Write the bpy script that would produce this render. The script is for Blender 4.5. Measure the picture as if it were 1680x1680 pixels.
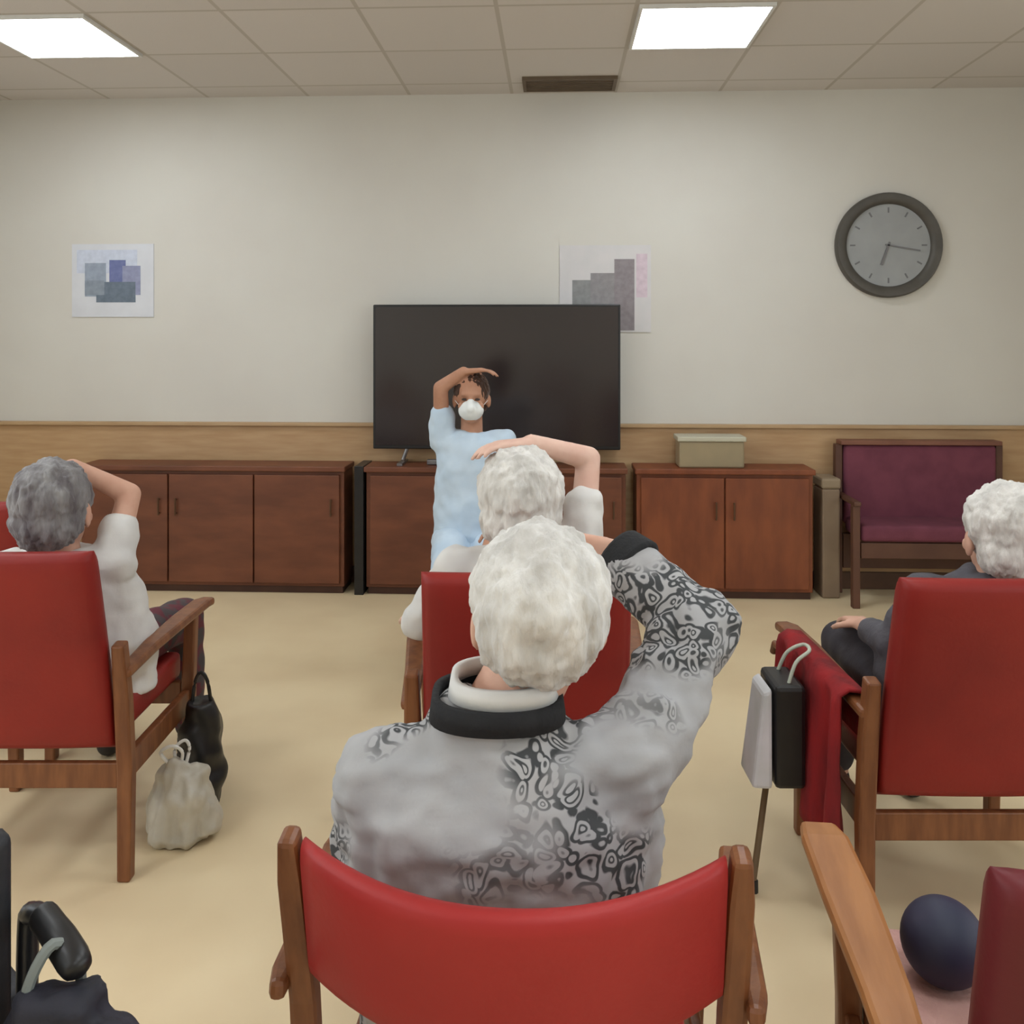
import bpy, bmesh, math, random
from mathutils import Vector, Matrix, noise
random.seed(4)
V = Vector
PI = math.pi
# ---------------------------------------------------------------- camera, world, exposure
for o in list(bpy.data.objects):
    bpy.data.objects.remove(o)
sc = bpy.context.scene
COL = sc.collection
FPX, HOR, CAMZ, YAW = 1500.0, 550.0, 1.49, math.radians(2.7)
cd = bpy.data.cameras.new('camera'); cam = bpy.data.objects.new('camera', cd); COL.objects.link(cam)
cd.sensor_width = 36; cd.lens = FPX/1680*36; cd.shift_y = -(840-HOR)/1680; cd.clip_start = .05
cam.location = (0, 0, CAMZ); cam.rotation_euler = (PI/2, 0, YAW)
sc.camera = cam
wd = bpy.data.worlds.new('world'); sc.world = wd; wd.use_nodes = True
wd.node_tree.nodes['Background'].inputs[0].default_value = (1, .95, .88, 1)
wd.node_tree.nodes['Background'].inputs[1].default_value = .25
sc.view_settings.view_transform = 'Standard'; sc.view_settings.look = 'None'
sc.view_settings.gamma = 1; sc.view_settings.use_curve_mapping = False
sc.view_settings.exposure = 0.0
LIGHT = 15.4      # strength of every ceiling panel

FILL = 62       # watts of each unseen side area light, added to brighten ceiling and room
for nm_, sx in (('fill_left', -1), ('fill_right', 1)):
    ld = bpy.data.lights.new(nm_, 'AREA'); ld.shape = 'RECTANGLE'; ld.size = 1.3; ld.size_y = 5.4; ld.energy = FILL; ld.color = (.88, .96, 1)
    lo_ = bpy.data.objects.new(nm_, ld); COL.objects.link(lo_); lo_.location = (sx*3.58, .2, 1.65); lo_.rotation_euler = (0, sx*PI/2, 0)

# ---------------------------------------------------------------- helpers
def W(x, d, z):                      # x to the right, d ahead of the camera, z height -> world
    return V((x*math.cos(YAW)-d*math.sin(YAW), x*math.sin(YAW)+d*math.cos(YAW), z))
def P(px, py, d):
    return W((px-840)/FPX*d, d, CAMZ-(py-HOR)/FPX*d)
def onwall(px, py, y):               # point of the plane world-Y = y seen at a pixel
    k = (px-840)/FPX
    d = y/(k*math.sin(YAW)+math.cos(YAW))
    return P(px, py, d)
def lin(c):
    r = []
    for v in c:
        v /= 255.0
        r.append(v/12.92 if v <= .04045 else ((v+.055)/1.055)**2.4)
    return (*r, 1)
def mat(name, c, rough=.6, c2=None, scale=8, stretch=(1, 1, 1), bump=0, bscale=60, metal=0, spec=.5, detail=3, lo=.35, hi=.65, rot=(0, 0, 0), sheen=0):
    m = bpy.data.materials.new(name); m.use_nodes = True
    nt = m.node_tree; N = nt.nodes; L = nt.links
    b = N['Principled BSDF']
    b.inputs['Base Color'].default_value = lin(c); b.inputs['Roughness'].default_value = rough
    b.inputs['Metallic'].default_value = metal; b.inputs['Specular IOR Level'].default_value = spec
    b.inputs['Sheen Weight'].default_value = sheen
    tc = N.new('ShaderNodeTexCoord'); mp = N.new('ShaderNodeMapping')
    mp.inputs['Scale'].default_value = stretch; mp.inputs['Rotation'].default_value = rot
    L.new(tc.outputs['Object'], mp.inputs[0])
    if c2:
        n = N.new('ShaderNodeTexNoise'); n.inputs['Scale'].default_value = scale; n.inputs['Detail'].default_value = detail
        L.new(mp.outputs[0], n.inputs['Vector'])
        r = N.new('ShaderNodeValToRGB'); r.color_ramp.elements[0].position = lo; r.color_ramp.elements[1].position = hi
        r.color_ramp.elements[0].color = lin(c); r.color_ramp.elements[1].color = lin(c2)
        L.new(n.outputs['Fac'], r.inputs[0]); L.new(r.outputs[0], b.inputs['Base Color'])
    if bump:
        n2 = N.new('ShaderNodeTexNoise'); n2.inputs['Scale'].default_value = bscale; n2.inputs['Detail'].default_value = 4
        L.new(mp.outputs[0], n2.inputs['Vector'])
        bp = N.new('ShaderNodeBump'); bp.inputs['Strength'].default_value = bump; bp.inputs['Distance'].default_value = .01
        L.new(n2.outputs['Fac'], bp.inputs['Height']); L.new(bp.outputs[0], b.inputs['Normal'])
    return m
def node(m, t, **kw):
    n = m.node_tree.nodes.new(t)
    for k, v in kw.items():
        if k.startswith('_'): setattr(n, k[1:], v)
        else: n.inputs[k].default_value = v
    return n

def mesh_obj(name, bm, m, parent=None, smooth=True, bevel=0, angle=40, kind=None, seg=2):
    bmesh.ops.recalc_face_normals(bm, faces=bm.faces)
    me = bpy.data.meshes.new(name); bm.to_mesh(me); bm.free()
    if smooth:
        for p in me.polygons: p.use_smooth = True
        if angle: me.set_sharp_from_angle(angle=math.radians(angle))
    for mm in (m if isinstance(m, (list, tuple)) else [m]): me.materials.append(mm)
    o = bpy.data.objects.new(name, me); COL.objects.link(o)
    if parent: o.parent = parent
    if bevel:
        b = o.modifiers.new('bevel', 'BEVEL'); b.width = bevel; b.segments = seg; b.limit_method = 'ANGLE'; b.angle_limit = math.radians(40)
    if kind: o['kind'] = kind
    return o
def tag(o, label, cat, group=None):
    o['label'] = label; o['category'] = cat
    if group: o['group'] = group
    return o
def thing(name, label, cat, loc=(0, 0, 0), rz=0, group=None):
    o = bpy.data.objects.new(name, None); COL.objects.link(o); o.empty_display_size = .1
    o.location = loc; o.rotation_euler = (0, 0, rz)
    return tag(o, label, cat, group)
def box(bm, a, b, mi=0):
    x0, y0, z0 = a; x1, y1, z1 = b
    vs = [bm.verts.new(p) for p in ((x0,y0,z0),(x1,y0,z0),(x1,y1,z0),(x0,y1,z0),(x0,y0,z1),(x1,y0,z1),(x1,y1,z1),(x0,y1,z1))]
    for f in ((0,3,2,1),(4,5,6,7),(0,1,5,4),(1,2,6,5),(2,3,7,6),(3,0,4,7)):
        bm.faces.new([vs[i] for i in f]).material_index = mi
def BX(a, b):
    bm = bmesh.new(); box(bm, a, b); return bm
def loft(bm, rings, closed_ring=True):
    """rings: list of lists of points; closed with caps"""
    R = [[bm.verts.new(p) for p in r] for r in rings]
    n = len(R[0])
    for i in range(len(R)-1):
        for j in range(n):
            k = (j+1) % n
            bm.faces.new((R[i][j], R[i][k], R[i+1][k], R[i+1][j]))
    bm.faces.new(list(reversed(R[0]))); bm.faces.new(R[-1])
def frame(d, up=V((0, 0, 1))):
    d = d.normalized()
    if abs(d.dot(up)) > .97: up = V((0, 1, 0))
    s = d.cross(up).normalized(); u = s.cross(d).normalized()
    return d, s, u
def tube(bm, pts, r, n=12, ry=None):
    """round or elliptic tube along points; r can be a list"""
    pts = [V(p) for p in pts]; m = len(pts)
    rs = r if isinstance(r, (list, tuple)) else [r]*m
    rings = []
    for i, p in enumerate(pts):
        d = (pts[min(i+1, m-1)]-pts[max(i-1, 0)])
        d, s, u = frame(d)
        k = ry if ry else 1
        rings.append([p+s*math.cos(2*PI*j/n)*rs[i]+u*math.sin(2*PI*j/n)*rs[i]*k for j in range(n)])
    loft(bm, rings)
def sm(pts, k=5):
    p = [V(q) for q in pts]; p = [2*p[0]-p[1]]+p+[2*p[-1]-p[-2]]; out = []
    for i in range(1, len(p)-2):
        for j in range(k):
            t = j/k; a, b, c, d = p[i-1:i+3]
            out.append(.5*((2*b)+(c-a)*t+(2*a-5*b+4*c-d)*t*t+(3*b-a-3*c+d)*t**3))
    return out+[p[-2]]
def bar(bm, pts, w, t, side=V((1, 0, 0))):
    """rectangular section: w along side, t along the other"""
    pts = [V(p) for p in pts]; m = len(pts); rings = []
    ws = w if isinstance(w, (list, tuple)) else [w]*m
    for i, p in enumerate(pts):
        d = (pts[min(i+1, m-1)]-pts[max(i-1, 0)]).normalized()
        s = (side-d*side.dot(d)).normalized(); u = s.cross(d)
        a = ws[i]/2; b = t/2
        rings.append([p-s*a-u*b, p+s*a-u*b, p+s*a+u*b, p-s*a+u*b])
    loft(bm, rings)
def cap(bm, p0, r0, p1, r1, n=16):
    p0 = V(p0); p1 = V(p1); d, s, u = frame(p1-p0)
    rings = []
    for k in range(1, 6):
        a = -PI/2+PI/2*k/5
        rings.append((p0+d*math.sin(a)*r0, math.cos(a)*r0))
    for k in range(0, 5):
        a = PI/2*k/5
        rings.append((p1+d*math.sin(a)*r1, math.cos(a)*r1))
    loft(bm, [[c+s*math.cos(2*PI*j/n)*q+u*math.sin(2*PI*j/n)*q for j in range(n)] for c, q in rings])
def chain(bm, pts, rs):
    for i in range(len(pts)-1): cap(bm, pts[i], rs[i], pts[i+1], rs[i+1])
def ell(bm, c, r, M=None, n=20):
    M4 = Matrix.Translation(V(c)) @ (M.to_4x4() if M else Matrix.Identity(4)) @ Matrix.Diagonal((*r, 1))
    bmesh.ops.create_uvsphere(bm, u_segments=n, v_segments=n//2+2, radius=1, matrix=M4)
def torso(bm, st, n=28):
    """st: (x, y, z, rx, ry) horizontal ellipses from low to high"""
    out = []
    for i in range(len(st)-1):
        a, b = st[i], st[i+1]
        for k in range(4):
            t = k/4; t2 = t*t*(3-2*t)
            out.append([a[j]+(b[j]-a[j])*(t if j < 3 else t2) for j in range(5)])
    out.append(st[-1])
    loft(bm, [[V((x+rx*math.cos(2*PI*j/n), y+ry*math.sin(2*PI*j/n), z)) for j in range(n)] for x, y, z, rx, ry in out])
def blob(name, bm, m, parent, voxel=.008, smooth=6, disp=None, cutz=None):
    """melt overlapping closed shapes into ONE continuous surface"""
    bmesh.ops.recalc_face_normals(bm, faces=bm.faces)
    if parent: bmesh.ops.translate(bm, verts=bm.verts, vec=-V(parent.location))
    me = bpy.data.meshes.new(name); bm.to_mesh(me); bm.free()
    t = bpy.data.objects.new('tmp', me); COL.objects.link(t)
    r = t.modifiers.new('r', 'REMESH'); r.mode = 'VOXEL'; r.voxel_size = voxel
    s = t.modifiers.new('s', 'SMOOTH'); s.factor = .5; s.iterations = smooth
    dg = bpy.context.evaluated_depsgraph_get(); dg.update()
    nm = bpy.data.meshes.new_from_object(t.evaluated_get(dg), depsgraph=dg)
    bpy.data.objects.remove(t)
    nm.name = name
    if disp:
        nrm = [v.normal.copy() for v in nm.vertices]
        for v, nn in zip(nm.vertices, nrm):
            q = 0
            for amp, s3 in disp:
                q += amp*noise.noise(V((v.co.x*s3[0], v.co.y*s3[1], v.co.z*s3[2])))
            v.co += nn*q
    for p in nm.polygons: p.use_smooth = True
    nm.materials.clear(); nm.materials.append(m)
    o = bpy.data.objects.new(name, nm); COL.objects.link(o)
    if parent: o.parent = parent
    return o

# ---------------------------------------------------------------- materials
M = {}
M['red'] = mat('red_vinyl', (142, 36, 30), .48, (126, 30, 27), 3, bump=.05, bscale=90, spec=.35)
M['red2'] = mat('bright_red_vinyl', (168, 44, 42), .5, (156, 38, 36), 3, bump=.05, bscale=90, spec=.35)
M['maroon'] = mat('maroon_vinyl', (104, 34, 38), .5, (94, 28, 34), 3, bump=.05, bscale=90, spec=.3)
M['wood'] = mat('varnished_wood', (132, 82, 48), .42, (108, 62, 34), 6, (6, 6, 1), bump=.05, bscale=30)
M['arm_wood'] = mat('golden_wood', (172, 116, 68), .4, (152, 98, 54), 6, (6, 1, 6), bump=.04, bscale=30)
M['black'] = mat('black_plastic', (22, 21, 22), .4, (28, 27, 28), 20)
M['metal'] = mat('brushed_metal', (150, 150, 152), .35, (130, 130, 134), 30, metal=.9)
M['black_cloth'] = mat('black_cloth', (24, 24, 26), .9, (32, 32, 34), 30, bump=.2, bscale=120)
M['white'] = mat('white_plastic', (225, 224, 220), .5, (215, 214, 210), 12)
M['skin'] = mat('skin', (206, 158, 136), .55, (216, 172, 150), 14, bump=.05, bscale=80, spec=.3)
M['skin2'] = mat('pale_skin', (226, 190, 172), .55, (218, 176, 158), 14, bump=.05, bscale=80, spec=.3)
M['skin3'] = mat('tan_skin', (176, 128, 102), .55, (190, 142, 116), 14, bump=.05, bscale=80, spec=.3)
M['eye'] = mat('eye', (52, 40, 34), .3, (66, 50, 42), 60)
M['lip'] = mat('lip', (170, 100, 92), .5, (180, 108, 100), 30)
def hairmat(name, c, c2):
    return mat(name, c, .7, c2, 26, (1, 1, .35), bump=.7, bscale=70, spec=.25, detail=5, lo=.3, hi=.7, sheen=.2)
M['hair_white'] = hairmat('silver_hair', (228, 225, 220), (186, 182, 176))
M['hair_light'] = hairmat('white_hair', (230, 226, 220), (192, 188, 182))
M['hair_grey'] = hairmat('grey_hair', (150, 148, 148), (84, 76, 80))
M['hair_brown'] = hairmat('brown_hair', (84, 56, 40), (60, 40, 30))
M['trousers'] = mat('dark_trousers', (48, 44, 50), .85, (58, 54, 60), 12, bump=.15)
M['plum'] = mat('plum_patterned_trousers', (96, 40, 50), .85, (70, 62, 64), 22, lo=.45, hi=.55, bump=.15)
M['shoe'] = mat('dark_shoe', (34, 30, 30), .6, (44, 40, 38), 10)
M['tee'] = mat('white_cotton', (222, 220, 216), .85, (206, 204, 202), 7, bump=.2, bscale=25)
M['greytop'] = mat('dark_grey_cardigan', (74, 72, 78), .9, (90, 88, 94), 9, bump=.3, bscale=90)
M['gown'] = mat('light_blue_gown', (190, 210, 228), .8, (202, 218, 232), 6, bump=.2, bscale=20)
M['mask'] = mat('white_mask', (232, 234, 232), .7, (222, 226, 226), 20)

# patterned grey shirt with black swirls in patches
def shirt_mat():
    m = mat('grey_floral_shirt', (176, 174, 174), .85, (160, 160, 162), 6, bump=.15, bscale=28)
    nt = m.node_tree; L = nt.links; N = nt.nodes; b = N['Principled BSDF']
    base = b.inputs['Base Color'].links[0].from_socket
    tc = N.new('ShaderNodeTexCoord')
    big = node(m, 'ShaderNodeTexNoise', Scale=5.2, Detail=1.0); L.new(tc.outputs['Object'], big.inputs['Vector'])
    mk = node(m, 'ShaderNodeMapRange'); mk.inputs[1].default_value = .51; mk.inputs[2].default_value = .58
    L.new(big.outputs['Fac'], mk.inputs[0])
    wn = node(m, 'ShaderNodeTexNoise', Scale=20, Detail=1.0); L.new(tc.outputs['Object'], wn.inputs['Vector'])
    mx = node(m, 'ShaderNodeMix', _data_type='RGBA'); mx.inputs[0].default_value = .06
    L.new(tc.outputs['Object'], mx.inputs[6]); L.new(wn.outputs['Color'], mx.inputs[7])
    vo = node(m, 'ShaderNodeTexVoronoi', Scale=42, Randomness=.9); L.new(mx.outputs[2], vo.inputs['Vector'])
    # ring: dark where .28<dist<.45
    r = node(m, 'ShaderNodeValToRGB'); e = r.color_ramp.elements
    e[0].position = 0; e[0].color = (1, 1, 1, 1); e[1].position = .14; e[1].color = (1, 1, 1, 1)
    for p, c in ((.17, 0), (.24, 0), (.30, 1), (.44, 1), (.48, 0), (.62, 0), (.68, 1)):
        q = e.new(p); q.color = (c, c, c, 1)
    # invert usage: ramp value 0 -> light, 1 -> dark
    L.new(vo.outputs['Distance'], r.inputs[0])
    inv = node(m, 'ShaderNodeMath', _operation='SUBTRACT'); inv.inputs[0].default_value = 1; L.new(r.outputs[0], inv.inputs[1])
    mu = node(m, 'ShaderNodeMath', _operation='MULTIPLY'); L.new(inv.outputs[0], mu.inputs[0]); L.new(mk.outputs[0], mu.inputs[1])
    fin = node(m, 'ShaderNodeMix', _data_type='RGBA'); L.new(mu.outputs[0], fin.inputs[0]); L.new(base, fin.inputs[6])
    fin.inputs[7].default_value = lin((62, 64, 66)); L.new(fin.outputs[2], b.inputs['Base Color'])
    return m
M['floral'] = shirt_mat()

# ---------------------------------------------------------------- room shell
YW, ZC = 5.5, 2.945
XL, XR, YB = -3.6, 3.6, -3.2
TILE, GX, GY = .62, .36, 4.65
fl = mat('floor_vinyl', (226, 206, 168), .5, (218, 196, 158), 2.2, bump=.03, bscale=40, spec=.35)
o = mesh_obj('floor', BX((XL, YB, -.1), (XR, YW, 0)), fl, smooth=False, kind='structure')
# ceiling with grid of tiles
cm = mat('ceiling_tiles', (222, 212, 196), .9, (214, 204, 188), 40, bump=.1, bscale=150, spec=.1)
nt = cm.node_tree; tc = nt.nodes.new('ShaderNodeTexCoord')
br = node(cm, 'ShaderNodeTexBrick', _offset=0.0, _squash=1.0)
br.inputs['Scale'].default_value = 1; br.inputs['Brick Width'].default_value = TILE; br.inputs['Row Height'].default_value = TILE
br.inputs['Mortar Size'].default_value = .011; br.inputs['Mortar Smooth'].default_value = .2
br.inputs['Color1'].default_value = lin((213, 207, 202)); br.inputs['Color2'].default_value = lin((208, 202, 197)); br.inputs['Mortar'].default_value = lin((190, 183, 174))
mp = nt.nodes.new('ShaderNodeMapping'); mp.inputs['Location'].default_value = (-GX+TILE*10, -GY+TILE*20, 0)
nt.links.new(tc.outputs['Object'], mp.inputs[0]); nt.links.new(mp.outputs[0], br.inputs['Vector'])
nt.links.new(br.outputs['Color'], nt.nodes['Principled BSDF'].inputs['Base Color'])
LX = (GX, GX-4*TILE-TILE, GX+5*TILE-.0)
lights = [(GX+TILE/2, GY-TILE/2), (GX-4*TILE-TILE/2, GY-TILE/2)]
for yy in (GY-TILE/2-3*TILE, GY-TILE/2-6*TILE, GY-TILE/2-9*TILE):  # extra unseen panel rows, added to raise the room's light level
    for xx in (GX+TILE/2, GX-4*TILE-TILE/2): lights.append((xx, yy))
mesh_obj('ceiling', BX((XL, YB, ZC), (XR, YW, ZC+.1)), cm, smooth=False, kind='structure')
wm = mat('cream_paint', (213, 210, 202), .85, (209, 205, 197), 1.5, bump=.04, bscale=200, spec=.2)
mesh_obj('wall_back', BX((XL, YW, 0), (XR, YW+.1, ZC)), wm, smooth=False, kind='structure')
for wn, x0_, x1_ in (('wall_left', XL-.1, XL), ('wall_right', XR, XR+.1)):
    bm = bmesh.new()
    for a, c in (((x0_, YB, 0), (x1_, YW, 1.0)), ((x0_, YB, 2.3), (x1_, YW, ZC)), ((x0_, YB, 1.0), (x1_, -2.5, 2.3)), ((x0_, 2.9, 1.0), (x1_, YW, 2.3))): box(bm, a, c)
    mesh_obj(wn, bm, wm, smooth=False, kind='structure')
for k, xx in ((1, XL-.05), (2, XR+.05)):  # frames of unseen windows, added along with the side fill lights
    bm = bmesh.new()
    for j in range(5): yy = -2.5+j*1.35; box(bm, (xx-.03, yy-.02, 1.0), (xx+.03, yy+.02, 2.3))
    box(bm, (xx-.03, -2.5, 1.0), (xx+.03, 2.9, 1.04)); box(bm, (xx-.03, -2.5, 2.26), (xx+.03, 2.9, 2.3))
    mesh_obj('added_window_%d' % k, bm, M['white'], smooth=False, kind='structure')
mesh_obj('wall_front', BX((XL, YB-.1, 0), (XR, YB, ZC)), wm, smooth=False, kind='structure')
band = mat('light_oak_panelling', (190, 156, 116), .55, (178, 142, 102), 4, (1, 1, 8), bump=.04, bscale=20)
zb = .94
mesh_obj('trim_1', BX((XL, YW-.03, .1), (XR, YW, zb)), band, smooth=False, kind='structure')
mesh_obj('trim_2', BX((XL, YW-.05, zb), (XR, YW, zb+.022)), mat('oak_rail', (186, 156, 118), .5, (176, 144, 106), 5, (1, 1, 8)), smooth=False, bevel=.004, kind='structure')
mesh_obj('baseboard_back', BX((XL, YW-.045, 0), (XR, YW, .1)), mat('dark_baseboard', (92, 62, 42), .5, (80, 52, 34), 6), smooth=False, bevel=.004, kind='structure')

# ceiling light panels (the visible pair, plus unseen rows added for brightness)
em = bpy.data.materials.new('lit_diffuser'); em.use_nodes = True
b = em.node_tree.nodes['Principled BSDF']; b.inputs['Base Color'].default_value = (.9, .9, .9, 1)
b.inputs['Emission Color'].default_value = (.885, .95, 1, 1); b.inputs['Emission Strength'].default_value = LIGHT
tcx = em.node_tree.nodes.new('ShaderNodeTexCoord')
names = ['lit square ceiling panel on the right, near the clock wall', 'lit square ceiling panel on the left, above the blue picture']
for i, (x, y) in enumerate(lights):
    h = TILE/2-.012
    t = thing('ceiling_light', names[i] if i < 2 else 'added lit square ceiling panel %s of the viewer, outside the picture' % ('well ahead right', 'well ahead left', 'just above right', 'just above left', 'behind right', 'behind left')[i-2], 'ceiling light', (x, y, ZC), 0, 'square ceiling light panels')
    mesh_obj('diffuser', BX((-h+.015, -h+.015, -.012), (h-.015, h-.015, -.004)), em, t, smooth=False)
    bm = bmesh.new()
    for a, c in (((-h, -h, -.016), (h, -h+.015, 0)), ((-h, h-.015, -.016), (h, h, 0)), ((-h, -h+.015, -.016), (-h+.015, h-.015, 0)), ((h-.015, -h+.015, -.016), (h, h-.015, 0))):
        box(bm, a, c)
    mesh_obj('frame', bm, M['white'], t, smooth=False)
# vent
x0 = P(856, 130, 5.1).x; x1 = P(1014, 130, 5.1).x
t = thing('ceiling_vent', 'dark slotted air vent in the ceiling above the television', 'vent', ((x0+x1)/2, 5.27, ZC))
hw = (x1-x0)/2
vm = mat('vent_brown', (104, 88, 70), .6, (96, 80, 62), 10)
vd = mat('vent_dark', (60, 50, 40), .8, (54, 44, 34), 10)
mesh_obj('backing', BX((-hw+.02, -.11, -.008), (hw-.02, .11, -.002)), vd, t, smooth=False)
bm = bmesh.new()
for a, c in (((-hw, -.13, -.02), (hw, -.11, 0)), ((-hw, .11, -.02), (hw, .13, 0)), ((-hw, -.11, -.02), (-hw+.02, .11, 0)), ((hw-.02, -.11, -.02), (hw, .11, 0))): box(bm, a, c)
mesh_obj('frame', bm, vm, t, smooth=False)
bm = bmesh.new()
for k in range(6):
    yy = -.085+k*.034; box(bm, (-hw+.02, yy-.005, -.018), (hw-.02, yy+.005, -.008))
mesh_obj('slats', bm, vm, t, smooth=False)

# ---------------------------------------------------------------- things against the far wall
cab = mat('brown_cabinet_wood', (118, 68, 44), .5, (98, 54, 34), 3.5, (1, 1, 3), bump=.04, bscale=20, detail=5)
cab2 = mat('reddish_cabinet_wood', (134, 72, 40), .5, (114, 58, 32), 3.5, (3, 1, 1), bump=.04, bscale=20, detail=5)
def sideboard(label, xa, xb, yf, ztop, m, doors, side=None, group=None):
    yb = YW-.055
    t = thing('sideboard', label, 'cabinet', ((xa+xb)/2, (yf+yb)/2, 0), 0, group)
    w = (xb-xa)/2; dp = (yb-yf)/2
    mesh_obj('cabinet_body', BX((-w+.01, -dp+.02, .04), (w-.01, dp, ztop-.03)), m, t, smooth=False, bevel=.003)
    mesh_obj('cabinet_top', BX((-w, -dp-.01, ztop-.03), (w, dp, ztop)), m, t, smooth=False, bevel=.005)
    mesh_obj('plinth', BX((-w+.02, -dp+.03, 0), (w-.02, dp-.01, .04)), mat('plinth_wood', (74, 44, 30), .6, (64, 36, 24), 6), t, smooth=False)
    dw = (2*w-.06)/doors
    for k in range(doors):
        a = -w+.03+k*dw
        d = mesh_obj('door', BX((a+.004, -dp, .06), (a+dw-.004, -dp+.02, ztop-.05)), m, t, smooth=False, bevel=.004)
        bm = bmesh.new(); hx = a+dw-.05 if k % 2 == 0 else a+.05
        tube(bm, [(hx, -dp-.018, .45), (hx, -dp-.018, .55)], .005, 8)
        tube(bm, [(hx, -dp-.018, .46), (hx, -dp+.002, .46)], .004, 8); tube(bm, [(hx, -dp-.018, .54), (hx, -dp+.002, .54)], .004, 8)
        mesh_obj('handle', bm, mat('dull_handle', (96, 70, 50), .4, (90, 64, 44), 8, metal=.4), d)
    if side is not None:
        mesh_obj('gap_shade', BX((-w-.055, -dp-.005, 0), (-w-.002, dp, ztop+.004)), side, t, smooth=False, bevel=.003)  # black slab stands in for the shade in the gap beside the cabinet
    return t
yf = 5.2
sideboard('long brown wooden cabinet against the wall, left of the television', onwall(128, 800, yf).x, onwall(566, 800, yf).x, yf, .735, cab, 3)
sideboard('brown wooden low cabinet carrying the television, with a black strip for the shaded gap beside it', onwall(597, 800, yf).x, onwall(1030, 800, yf).x, yf, .735, cab, 3, M['black'])
sideboard('reddish brown wooden cabinet against the wall, right of the television', onwall(1042, 800, yf).x, onwall(1338, 800, yf).x, yf, .735, cab2, 2)
# television
yt = 5.33
xa, xb = onwall(612, 600, yt).x, onwall(1018, 600, yt).x
zt, zl = onwall(815, 500, yt).z, onwall(815, 738, yt).z
t = thing('television', 'large black flat screen television standing on the low cabinet', 'television', ((xa+xb)/2, yt, .737))
w = (xb-xa)/2
bm = BX((-w, 0, zl-.735), (w, .04, zt-.735)); mesh_obj('housing', bm, M['black'], t, smooth=False, bevel=.006)
scm = mat('dark_screen', (44, 36, 36), .16, (38, 32, 33), 2, spec=.75)
mesh_obj('screen', BX((-w+.014, -.003, zl-.735+.022), (w-.014, .001, zt-.735-.014)), scm, t, smooth=False)
for s in (-1, 1):
    bm = bmesh.new()
    tube(bm, [(s*w*.72, .02, zl-.735+.01), (s*w*.76, .02, .02)], .011, 8); box(bm, (s*w*.76-.016, -.1, 0), (s*w*.76+.016, .11, .014))
    mesh_obj('foot', bm, M['metal'], t, smooth=False)
bm = BX((-w*.55, -.055, 0.001), (-w*.1, -.015, .03)); mesh_obj('base_bar', bm, M['metal'], t, smooth=False, bevel=.004)
# low things on the right cabinet
bx0, bx1 = onwall(1112, 730, 5.3).x, onwall(1218, 730, 5.3).x
t = thing('storage_box', 'pale greenish plastic box on the right-hand cabinet', 'box', ((bx0+bx1)/2, 5.32, .735))
w = (bx1-bx0)/2
mesh_obj('box_body', BX((-w, -.08, 0), (w, .09, .15)), mat('sage_plastic', (158, 142, 112), .4, (150, 136, 108), 8), t, smooth=False, bevel=.01)
mesh_obj('lid', BX((-w-.01, -.09, .15), (w+.01, .1, .178)), mat('pale_lid', (190, 186, 166), .4, (184, 180, 160), 8), t, smooth=False, bevel=.006)

# pictures
def picture(label, px0, py0, px1, py1, patches, paper, lift=.002):
    a = onwall(px0, py1, YW-.006); c = onwall(px1, py0, YW-.006)
    t = thing('wall_picture', label, 'picture', ((a.x+c.x)/2, YW-lift, (a.z+c.z)/2))
    w = (c.x-a.x)/2; h = (c.z-a.z)/2
    mesh_obj('paper', BX((-w, -.004, -h), (w, 0, h)), paper, t, smooth=False)
    bm = bmesh.new(); ms = []
    for k, (u0, v0, u1, v1, col) in enumerate(patches):
        mm = mat('print_ink', col, .8, tuple(max(0, q-12) for q in col), 30)
        ms.append(mm)
        box(bm, (-w+2*w*u0, -.0046-.0003*k, h-2*h*v1), (-w+2*w*u1, -.0039, h-2*h*v0), k)
    mesh_obj('print', bm, ms, t, smooth=False)
    return t
picture('white paper with a blue printed picture, on the left wall area', 118, 400, 252, 520,
        [(.06, .08, .8, .4, (205, 212, 228)), (.16, .26, .42, .72, (156, 166, 182)), (.46, .22, .66, .62, (116, 124, 168)), (.62, .3, .84, .7, (150, 154, 182)), (.3, .52, .78, .80, (112, 124, 138)), (.16, .5, .4, .7, (142, 152, 164))],
        mat('white_paper', (214, 216, 222), .8, (208, 210, 216), 8))
picture('pale poster with grey shapes, partly hidden behind the television top', 918, 402, 1068, 545,
        [(.14, .40, .40, .98, (146, 146, 146)), (.34, .32, .62, .98, (150, 146, 148)), (.60, .16, .82, .98, (146, 138, 142)), (.84, .10, .96, .6, (214, 196, 206))],
        mat('pale_paper', (212, 208, 208), .8, (206, 204, 204), 8))
# clock
c = onwall(1459, 402, YW-.03); R = 86/FPX*5.4
t = thing('wall_clock', 'round wall clock with thick dark grey rim and grey face', 'clock', (c.x, YW, c.z))
bm = bmesh.new(); n = 64
prof = [(R, 0), (R, -.03), (R*.97, -.045), (R*.86, -.045), (R*.80, -.03), (R*.78, -.012), (R*.78, 0)]
vs = [[bm.verts.new((r*math.cos(2*PI*j/n), y, r*math.sin(2*PI*j/n))) for r, y in prof] for j in range(n)]
for j in range(n):
    for k in range(len(prof)):
        q = (k+1) % len(prof); bm.faces.new((vs[j][k], vs[(j+1) % n][k], vs[(j+1) % n][q], vs[j][q]))
mesh_obj('rim', bm, mat('clock_rim', (84, 80, 74), .5, (76, 72, 66), 10), t)
bm = bmesh.new(); bmesh.ops.create_cone(bm, cap_ends=True, segments=64, radius1=R*.79, radius2=R*.79, depth=.012, matrix=Matrix.Translation((0, -.01, 0)) @ Matrix.Rotation(PI/2, 4, 'X'))
mesh_obj('face', bm, mat('clock_face', (156, 158, 158), .5, (148, 150, 150), 6), t, smooth=False)
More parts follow.
